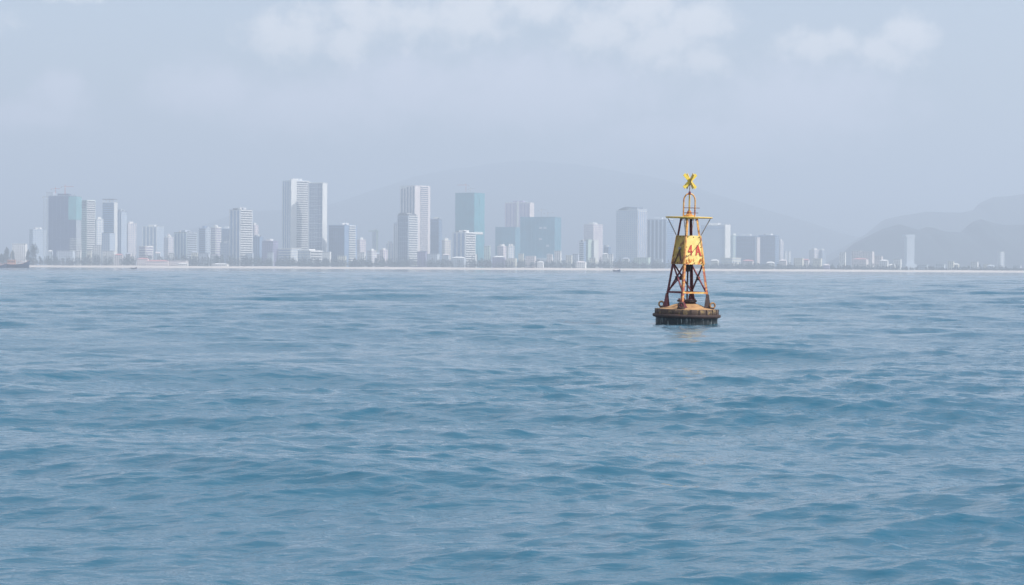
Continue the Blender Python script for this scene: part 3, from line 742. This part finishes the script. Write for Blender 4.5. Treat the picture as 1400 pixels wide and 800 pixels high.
def boat(x, D, Lh, yaw, label, big=True):
    b = at(x, 364, D); b.z = 0
    r = tag(empty('fishing_boat', b, yaw), label, 'boat')
    s = Lh / 26; r.scale = (1, 1, 1.75)
    hull_mesh(Lh, 6.2 * s, 2.0 * s, 2.6 * s).build('hull', MH, r)
    MB().tube([(-Lh * .48, -3.0 * s, 2.5 * s), (0, -3.15 * s, 2.1 * s), (Lh * .25, -2.7 * s, 2.6 * s), (Lh * .5, -.3, 4.4 * s)], .16, 6).build('gunwale', MPK, r)
    c = MB().box(-Lh * .38, -Lh * .05, -2 * s, 2 * s, 1.9 * s, 4.6 * s).build('cabin', MCB, r)
    MB().box(-Lh * .41, -Lh * .02, -2.3 * s, 2.3 * s, 4.6 * s, 4.9 * s).build('cabin_roof', MPK, c)
    m = MB()
    for i in range(5): m.box(-Lh * .36 + i * Lh * .06, -Lh * .325 + i * Lh * .06, -2.06 * s, -1.9 * s, 3.2 * s, 4.1 * s)
    m.build('window', MGD, c)
    MB().box(Lh * .02, Lh * .24, -2.2 * s, 2.2 * s, 3.9 * s, 4.2 * s).build('awning', MPK, r)
    m = MB()
    for sx in (.03, .13, .23):
        for sy in (-2, 2): m.bar((Lh * sx, sy * s, 1.8 * s), (Lh * sx, sy * s, 3.9 * s), .14)
    m.build('awning_post', MWD, r)
    ms = MB(); ms.tube([(-Lh * .22, 0, 4.6 * s), (-Lh * .22, 0, 10.5 * s)], [.2, .1], 6); ms.build('mast', MC, r)
    m = MB(); m.bar((-Lh * .22, 0, 9.8 * s), (Lh * .47, 0, 4.2 * s), .09); m.bar((-Lh * .22, 0, 9.8 * s), (-Lh * .47, 0, 3 * s), .09); m.build('rigging', MWD, r)
    MB().box(Lh * .28, Lh * .36, -1.2 * s, 1.2 * s, 2.1 * s, 3.3 * s).build('net_bin', MTN, r)
    return r
boat(23, 2600, 31, R(4), 'dark blue fishing boat with orange cabin and thin mast at far left')
boat(-3, 2350, 19, R(8), 'smaller dark fishing boat cut by the left edge of the photo')
def dinghy(x, D, Lh, label, canopy):
    b = at(x, 364, D); b.z = 0; b.z = -.1
    r = tag(empty('small_boat', b, R(12)), label, 'boat'); s = Lh / 7; r.scale = (1, 1, 1.6)
    hull_mesh(Lh, 1.9 * s, .75 * s, .9 * s, 12).build('hull', MH, r)
    if canopy:
        MB().box(-Lh * .32, Lh * .12, -.8 * s, .8 * s, 2.3 * s, 2.42 * s).build('canopy', MPK, r)
        m = MB()
        for sx in (-.3, .1):
            for sy in (-.7, .7): m.bar((Lh * sx, sy * s, .4), (Lh * sx, sy * s, 2.3 * s), .09)
        m.build('canopy_post', MWD, r)
        MB().tube([(Lh * .1, 0, 2.2 * s), (Lh * .18, 0, 4.4 * s)], .07, 6).build('flag_pole', MWD, r)
    MB().box(-Lh * .2, -Lh * .1, -.8 * s, .8 * s, .45 * s, .6 * s).build('thwart', MWD, r)
    MB().box(-Lh * .54, -Lh * .48, -.25, .25, .2, 1.3).build('outboard_motor', MGD, r)
    return r
dinghy(843, 2000, 7.0, 'tiny dark boat with a canopy off the beach left of the buoy', True)
dinghy(183, 2000, 5.4, 'tiny dark open boat off the beach below the red roofs', False)

# ------------------------------------------------------------------ buoy
S = 33.8                         # photograph pixels per metre at the buoy
BD = 80.6
MYE = mat('yellow_paint_rusting', (.58, .39, .085), .55, var=.12, scale=3, col2=(.30, .115, .03), thr=(.56, .70), bump=.15)
MYP = mat('pale_yellow_paint', (.68, .51, .17), .5, var=.10, scale=4, col2=(.54, .20, .045), thr=(.62, .74), bump=.1, zrust=(2.35, 2.85, .2))
MYO = mat('orange_yellow_leg_paint', (.62, .34, .08), .6, var=.15, scale=4, col2=(.30, .07, .05), thr=(.47, .62), bump=.15, zrust=(.6, 2.6, .16))
MRU = mat('purple_brown_rust', (.11, .022, .034), .8, var=.3, scale=5, col2=(.24, .09, .04), thr=(.54, .70), bump=.3)
MDKR = mat('dark_rust', (.035, .022, .022), .85, var=.3, scale=6, col2=(.12, .05, .025), thr=(.56, .7), bump=.3)
MTOP = mat('yellow_topmark_paint', (.64, .48, .07), .5, var=.08, scale=4, col2=(.35, .20, .03), thr=(.62, .72))
MRDL = mat('red_lettering', (.50, .055, .035), .6, var=.2, scale=8)
MDECK = mat('rusty_sand_deck', (.34, .20, .09), .85, var=.2, scale=3, col2=(.20, .09, .04), thr=(.52, .66), bump=.2)
MRIM = mat('weathered_rim', (.075, .05, .04), .85, var=.35, scale=4, col2=(.24, .17, .07), thr=(.52, .62), bump=.4)
MGAL = mat('dull_galvanised_steel', (.30, .27, .26), .6, var=.2, scale=6, col2=(.22, .10, .05), thr=(.52, .64))
MGLS = mat('lantern_glass', (.45, .16, .05), .15, var=.05)
# hull: dark growth with pale streaks running down
MHUL = mat('fouled_hull_paint', (.012, .020, .026), .6, var=.5, scale=4, col2=(.42, .48, .48), thr=(.57, .66), bump=.3, stretch=(2.4, 2.4, .35), detail=8)
bz = wave_at(at(938, 443, BD).x, BD)
bp = at(938.5, 443, BD)
buoy = empty('navigation_buoy', (bp.x, bp.y, bz + .03), rot=(R(.6), R(1.0), 0))
tag(buoy, 'yellow rusty buoy with lattice legs, X topmark and a red number, afloat on the sea', 'buoy')
BY = R(-18.3)                    # plan rotation of the four legs
def cor(i, rad, z):              # 0 front, 1 right, 2 back, 3 left
    a = R(-90) + BY + i * R(90)
    return Vector((rad * math.cos(a), rad * math.sin(a), z))
Z_DECK = .56; Z_FOOT = .62; Z_TOP = 4.22
def rad_at(z): return .96 + (.37 - .96) * (z - Z_FOOT) / (Z_TOP - Z_FOOT)
MB().lathe([(1.20, -1.0), (1.25, -.9), (1.25, .16), (1.26, .22)]).build('float_hull', MHUL, buoy, True)
MB().lathe([(1.262, .20), (1.36, .23), (1.385, .29), (1.365, .345), (1.27, .36)]).build('fender_rim', MDKR, buoy, True)
MB().lathe([(1.27, .345), (1.285, .37), (1.285, .50), (1.262, .55), (.3, .57)]).build('deck_ring', MRIM, buoy, True)
m = MB()
for i in range(24):
    a = i * R(15) + .05; c, s_ = math.cos(a), math.sin(a)
    m.bar((c * 1.285, s_ * 1.285, .34), (c * 1.285, s_ * 1.285, .55), .05, .03)
m.build('rim_rib', MDKR, buoy, kind='stuff')
MB().lathe([(1.15, .556), (1.02, .585), (.80, .62), (.52, .73), (.42, .76), (.1, .77)]).build('deck_dome', MDECK, buoy, True)
hatch = MB().lathe([(.30, .75), (.30, .83), (.1, .83)], 28).build('hatch', MDKR, buoy, True)
MB().lathe([(.37, .832), (.40, .85), (.40, .905), (.36, .925), (.05, .935)], 28).build('hatch_lid', MDKR, hatch, True)
m = MB()
for i in range(8):
    a = i * R(45) + .2; m.tube([(.34 * math.cos(a), .34 * math.sin(a), .91), (.34 * math.cos(a), .34 * math.sin(a), .97)], .025, 6)
m.build('hatch_bolt', MRU, hatch, kind='stuff')
# legs: angle iron, each with gusset, foot plate and lifting eye
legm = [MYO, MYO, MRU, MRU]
for i in range(4):
    a, b = cor(i, rad_at(Z_FOOT), Z_FOOT - .04), cor(i, rad_at(Z_TOP), Z_TOP)
    t1 = (cor(i + 1, 1, 0) - cor(i, 1, 0)).normalized(); t2 = (cor(i - 1, 1, 0) - cor(i, 1, 0)).normalized()
    m = MB(); W = .105; th = .018
    for t, q in ((t1, t2), (t2, t1)):
        m.hexa([a, a + t * W, a + t * W + q * th, a + q * th, b, b + t * W * .8, b + t * W * .8 + q * th, b + q * th])
    leg = m.build('leg', legm[i], buoy)
    g = MB()
    for t, q in ((t1, t2), (t2, t1)):
        off = -q * .012
        zt = 1.16 if i else .86; at_ = cor(i, rad_at(zt), zt)
        p = [a + off - t * .02, a + off + t * .30, at_ + off + t * .11, at_ + off - t * .01]
        g.hexa([p[0], p[1], p[1] + off * .9, p[0] + off * .9, p[3], p[2], p[2] + off * .9, p[3] + off * .9])
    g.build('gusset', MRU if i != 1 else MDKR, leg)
    MB().lathe([(.17, .575), (.17, .635), (.02, .64)], 14, a.x, a.y).build('foot_plate', MDKR, leg, True)
    # lifting eye on the outer side of the foot
    o = cor(i, 1.06, .72); rdir = cor(i, 1, 0).normalized(); tan = Vector((-rdir.y, rdir.x, 0))
    ex, ez = (Vector((1, .25, 0)).normalized(), Vector((0, 0, 1)))
    MB().tube([o + ex * .105 * math.cos(k * R(22.5)) + ez * .105 * math.sin(k * R(22.5)) for k in range(16)], .036, 7, closed=True).build('lifting_eye', MDECK if i in (1, 3) else MDKR, leg, True)
# horizontal ring beams and crossed braces
Z_RING = 1.22; Z_PB = 2.36; Z_PT = 3.52
def lean(i, z, inset=.0): return cor(i, rad_at(z) - inset, z)
for i in range(4):
    a, b = lean(i, Z_RING, .03), lean(i + 1, Z_RING, .03)
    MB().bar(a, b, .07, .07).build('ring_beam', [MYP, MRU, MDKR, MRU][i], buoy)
    for p, q in () if i == 0 else ((lean(i, Z_PB + .02, .05), lean(i + 1, Z_RING + .03, .05)), (lean(i + 1, Z_PB + .02, .08), lean(i, Z_RING + .03, .08))):
        MB().bar(p, q, .055, .045).build('cross_brace', [MRU, MRU, MRU, MRU][i], buoy)
    if i == 0: continue
    c = (lean(i, 1.79, .06) + lean(i + 1, 1.79, .06)) / 2
    MB().bar(c + Vector((0, 0, -.08)), c + Vector((0, 0, .08)), .15, .06, up=(lean(i + 1, 1.8) - lean(i, 1.8))).build('brace_plate', MDKR, buoy)
MB().tube([(0, 0, .9), (0, 0, Z_PB)], .035, 8).build('cable_conduit', MDKR, buoy, True)
# four sheet panels between the legs
MGO = mat('golden_rusting_paint_shade_dark', (.42, .27, .05), .6, var=.2, scale=2.5, col2=(.22, .08, .02), thr=(.52, .66), bump=.15, zrust=(2.35, 3.0, .1))  # golden rusting coat of the left panel, darkened to deepen its shaded side
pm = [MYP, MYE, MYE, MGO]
for i in range(4):
    e = .025
    a0, b0, b1, a1 = cor(i, rad_at(Z_PB) + e, Z_PB), cor(i + 1, rad_at(Z_PB) + e, Z_PB), cor(i + 1, rad_at(Z_PT) + e, Z_PT), cor(i, rad_at(Z_PT) + e, Z_PT)
    mid = (a0 + b0 + a1 + b1) / 4; nrm = (b0 - a0).cross(a1 - a0).normalized()
    if nrm.dot(Vector((mid.x, mid.y, 0))) < 0: nrm = -nrm
    # rows x columns so the sheet can be slightly buckled
    m = MB(); n = 7; rs = random.Random(20 + i); v = []; f = []
    for r_ in range(n):
        for c_ in range(n):
            u, t = c_ / (n - 1), r_ / (n - 1)
            p = a0.lerp(b0, u).lerp(a1.lerp(b1, u), t)
            inner = 0 < r_ < n - 1 and 0 < c_ < n - 1
            v.append(p + nrm * ((rs.uniform(-.014, .014)) if inner else 0))
    nn = len(v); v += [p - nrm * .02 for p in v]
    for r_ in range(n - 1):
        for c_ in range(n - 1):
            q = r_ * n + c_; f.append((q, q + 1, q + n + 1, q + n)); f.append((nn + q, nn + q + n, nn + q + n + 1, nn + q + 1))
    for k in range(n - 1):
        f.append((k, nn + k, nn + k + 1, k + 1)); q = (n - 1) * n + k; f.append((q, q + 1, nn + q + 1, nn + q))
        q = k * n; f.append((q, q + n, nn + q + n, nn + q)); q = k * n + n - 1; f.append((q, nn + q, nn + q + n, q + n))
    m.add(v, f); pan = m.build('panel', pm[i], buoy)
    # folded edge strips and bolts
    m = MB()
    for u in (0.04, .96):
        m.bar(a0.lerp(b0, u) + nrm * .012, a1.lerp(b1, u) + nrm * .012, .055, .012, up=nrm)
    m.build('edge_strip', MYO, pan)
    m = MB()
    for u in (.14, .5, .86):
        for t in (.05, .95):
            p = a0.lerp(b0, u).lerp(a1.lerp(b1, u), t); m.tube([p, p + nrm * .03], .018, 6)
    for t in (.3, .6):
        for u in (.1, .9):
            p = a0.lerp(b0, u).lerp(a1.lerp(b1, u), t); m.tube([p, p + nrm * .03], .016, 6)
    m.build('bolt', MDKR, pan)
    def on(u, t, o=.024): return a0.lerp(b0, u).lerp(a1.lerp(b1, u), t) + nrm * o
    if i == 0:
        def stroke(mb, p, q, wdt=.052):
            mb.bar(on(*p), on(*q), wdt, .01, up=nrm)
        m = MB(); stroke(m, (.335, .66), (.19, .44)); stroke(m, (.18, .44), (.41, .44)); stroke(m, (.34, .67), (.34, .31)); m.build('painted_number', MRDL, pan)
        m = MB(); stroke(m, (.715, .67), (.60, .32), .058); stroke(m, (.715, .67), (.84, .30), .066); stroke(m, (.655, .44), (.79, .44), .045); m.build('painted_letter', MRDL, pan)
        # rust runs from the lower edge and corner
        m = MB(); rs = random.Random(2)
        for k in range(16):
            u = rs.choice([rs.uniform(.06, .3), rs.uniform(.82, .95), rs.uniform(.06, .95)]); t = rs.uniform(.02, .12); l = rs.uniform(.06, .16)
            w_ = rs.uniform(.01, .045)
            m.hexa([on(u - w_ / 2, t, .010), on(u + w_ / 2, t, .010), on(u + w_ / 2, t, .021), on(u - w_ / 2, t, .021), on(u - w_ / 5, t + l, .010), on(u + w_ / 5, t + l, .010), on(u + w_ / 5, t + l, .021), on(u - w_ / 5, t + l, .021)])
        m.build('rust_scale', mat('orange_rust_scale', (.45, .14, .03), .9, var=.3, scale=9), pan, kind='stuff')
        MB().tube([on(.03, .24, .05), on(.35, .37, .04), on(.7, .66, .04), on(.98, .86, .05)], .008, 6).build('lashing_wire', MDKR, pan, True)
    if i == 3:
        MB().tube([on(.62, .55, .0), on(.62, .55, .09)], .06, 12).build('inspection_cap', MGAL, pan, True)
        MB().tube([on(.62, .50, .05), on(.80, .12, .05)], .02, 6).build('hasp_rod', MDKR, pan, True)
        m = MB()
        m.tube([on(.30, .02, .03), on(.62, .55, .03)], .016, 6); m.build('lashing_wire', MDKR, pan, True)
MB().tube([cor(2, .01, Z_PB - .02), cor(2, .01, Z_PB - .30)], [.16, .07], 12).build('battery_pot', MDKR, buoy, True)
# platform ring with spokes, struts and centre plate
pl = MB().tube([(.93 * math.cos(k * R(7.5)), .93 * math.sin(k * R(7.5)), Z_TOP + .03) for k in range(48)], .028, 6, closed=True).build('platform_ring', MYE, buoy, True)
for i in range(4):
    MB().bar(cor(i, .30, Z_TOP + .03), cor(i, .93, Z_TOP + .03), .06, .045).build('platform_spoke', MYE, buoy)
    a, b = cor(i, .88, Z_TOP + .0), cor(i, rad_at(Z_PT) + .03, Z_PT + .02)
    MB().tube([a, b], .021, 6).build('platform_strut', MGAL, buoy, True)
plate = MB().lathe([(.36, Z_TOP - .03), (.40, Z_TOP), (.40, Z_TOP + .06), (.05, Z_TOP + .07)], 28).build('centre_plate', MYE, buoy, True)
m = MB()
for i in range(12):
    a = i * R(30); m.bar((.33 * math.cos(a), .33 * math.sin(a), Z_TOP - .10), (.33 * math.cos(a), .33 * math.sin(a), Z_TOP - .02), .05, .02)
m.build('plate_lug', MRU, plate)
# lantern
lan = MB().lathe([(.20, Z_TOP + .06), (.20, Z_TOP + .12), (.12, Z_TOP + .15), (.12, Z_TOP + .19), (.02, Z_TOP + .2)], 20).build('lantern', MYO, buoy, True)
MB().lathe([(.085, Z_TOP + .19), (.095, Z_TOP + .26), (.06, Z_TOP + .31), (.01, Z_TOP + .33)], 16).build('lantern_lens', MGLS, lan, True)
MB().tube([(0, 0, Z_TOP + .32), (0, 0, Z_TOP + .37)], .03, 8).build('lantern_cap', MRU, lan, True)
# protective cage: two arches
for i, yw in enumerate((R(8), R(98))):
    c, s_ = math.cos(yw), math.sin(yw); pts = []
    hw = .235
    for k in range(-1, 18):
        if k < 0: pts.append((-hw, Z_TOP + .05)); continue
        t = math.pi - math.pi * k / 16 if k <= 16 else None
        if t is None: pts.append((hw, Z_TOP + .05))
        else: pts.append((hw * math.cos(t), Z_TOP + .70 + .30 * math.sin(t)))
    if i == 1: pts = [(x * .35, z) for x, z in pts]
    MB().tube([(x * c, x * s_, z) for x, z in pts], .030 if i == 0 else .018, 8).build('cage_arch', MYO if i == 0 else MYE, buoy, True)
for z, rr, hwid in ((Z_TOP + .42, .235, .42), (Z_TOP + .22, .235, .36)):
    MB().tube([(-.24, .03, z), (hwid, -.06, z)], .012, 6).build('cage_rail', MRU, buoy, True)
    MB().tube([(rr * math.cos(k * R(20)), rr * .4 * math.sin(k * R(20)), z) for k in range(18)], .012, 5, closed=True).build('cage_ring', MRU, buoy, True)
MB().tube([(0, 0, Z_TOP + .95), (0, 0, Z_TOP + 1.08)], [.07, .045], 10).build('cage_boss', MRU, buoy, True)
# topmark: two X shapes of flat plates crossing on a post
tm = MB().tube([(0, 0, Z_TOP + 1.05), (0, 0, Z_TOP + 1.42)], .024, 8).build('topmark', MGAL, buoy, True)
zc = Z_TOP + 1.50
for j, yw in enumerate((R(24), R(114))):
    c, s_ = math.cos(yw), math.sin(yw)
    for sg in (-1, 1):
        h = .275; a = Vector((-h * c, -h * s_, zc - h * sg)); b = Vector((h * c, h * s_, zc + h * sg))
        nrm = Vector((-s_, c, 0)) 
        MB().bar(a, b, .135, .02 + .004 * sg, up=nrm).build('topmark_plate', MTOP if j == 0 else MYE, tm)

# ------------------------------------------------------------------ haze (air)
hz = MB().box(-8600, 8600, -7700, 17600, -6, 650).build('haze', bpy.data.materials.new('air'))
hz['kind'] = 'stuff'
hm = hz.data.materials[0]; hm.use_nodes = True; hn = hm.node_tree.nodes; hn.clear()
ho = hn.new('ShaderNodeOutputMaterial'); pv = hn.new('ShaderNodeVolumePrincipled')
pv.inputs['Color'].default_value = HAZE_COLOR; pv.inputs['Density'].default_value = HAZE_DENSITY; pv.inputs['Anisotropy'].default_value = .1
hm.node_tree.links.new(pv.outputs[0], ho.inputs['Volume'])
try: hm.cycles.homogeneous_volume = True
except Exception: pass
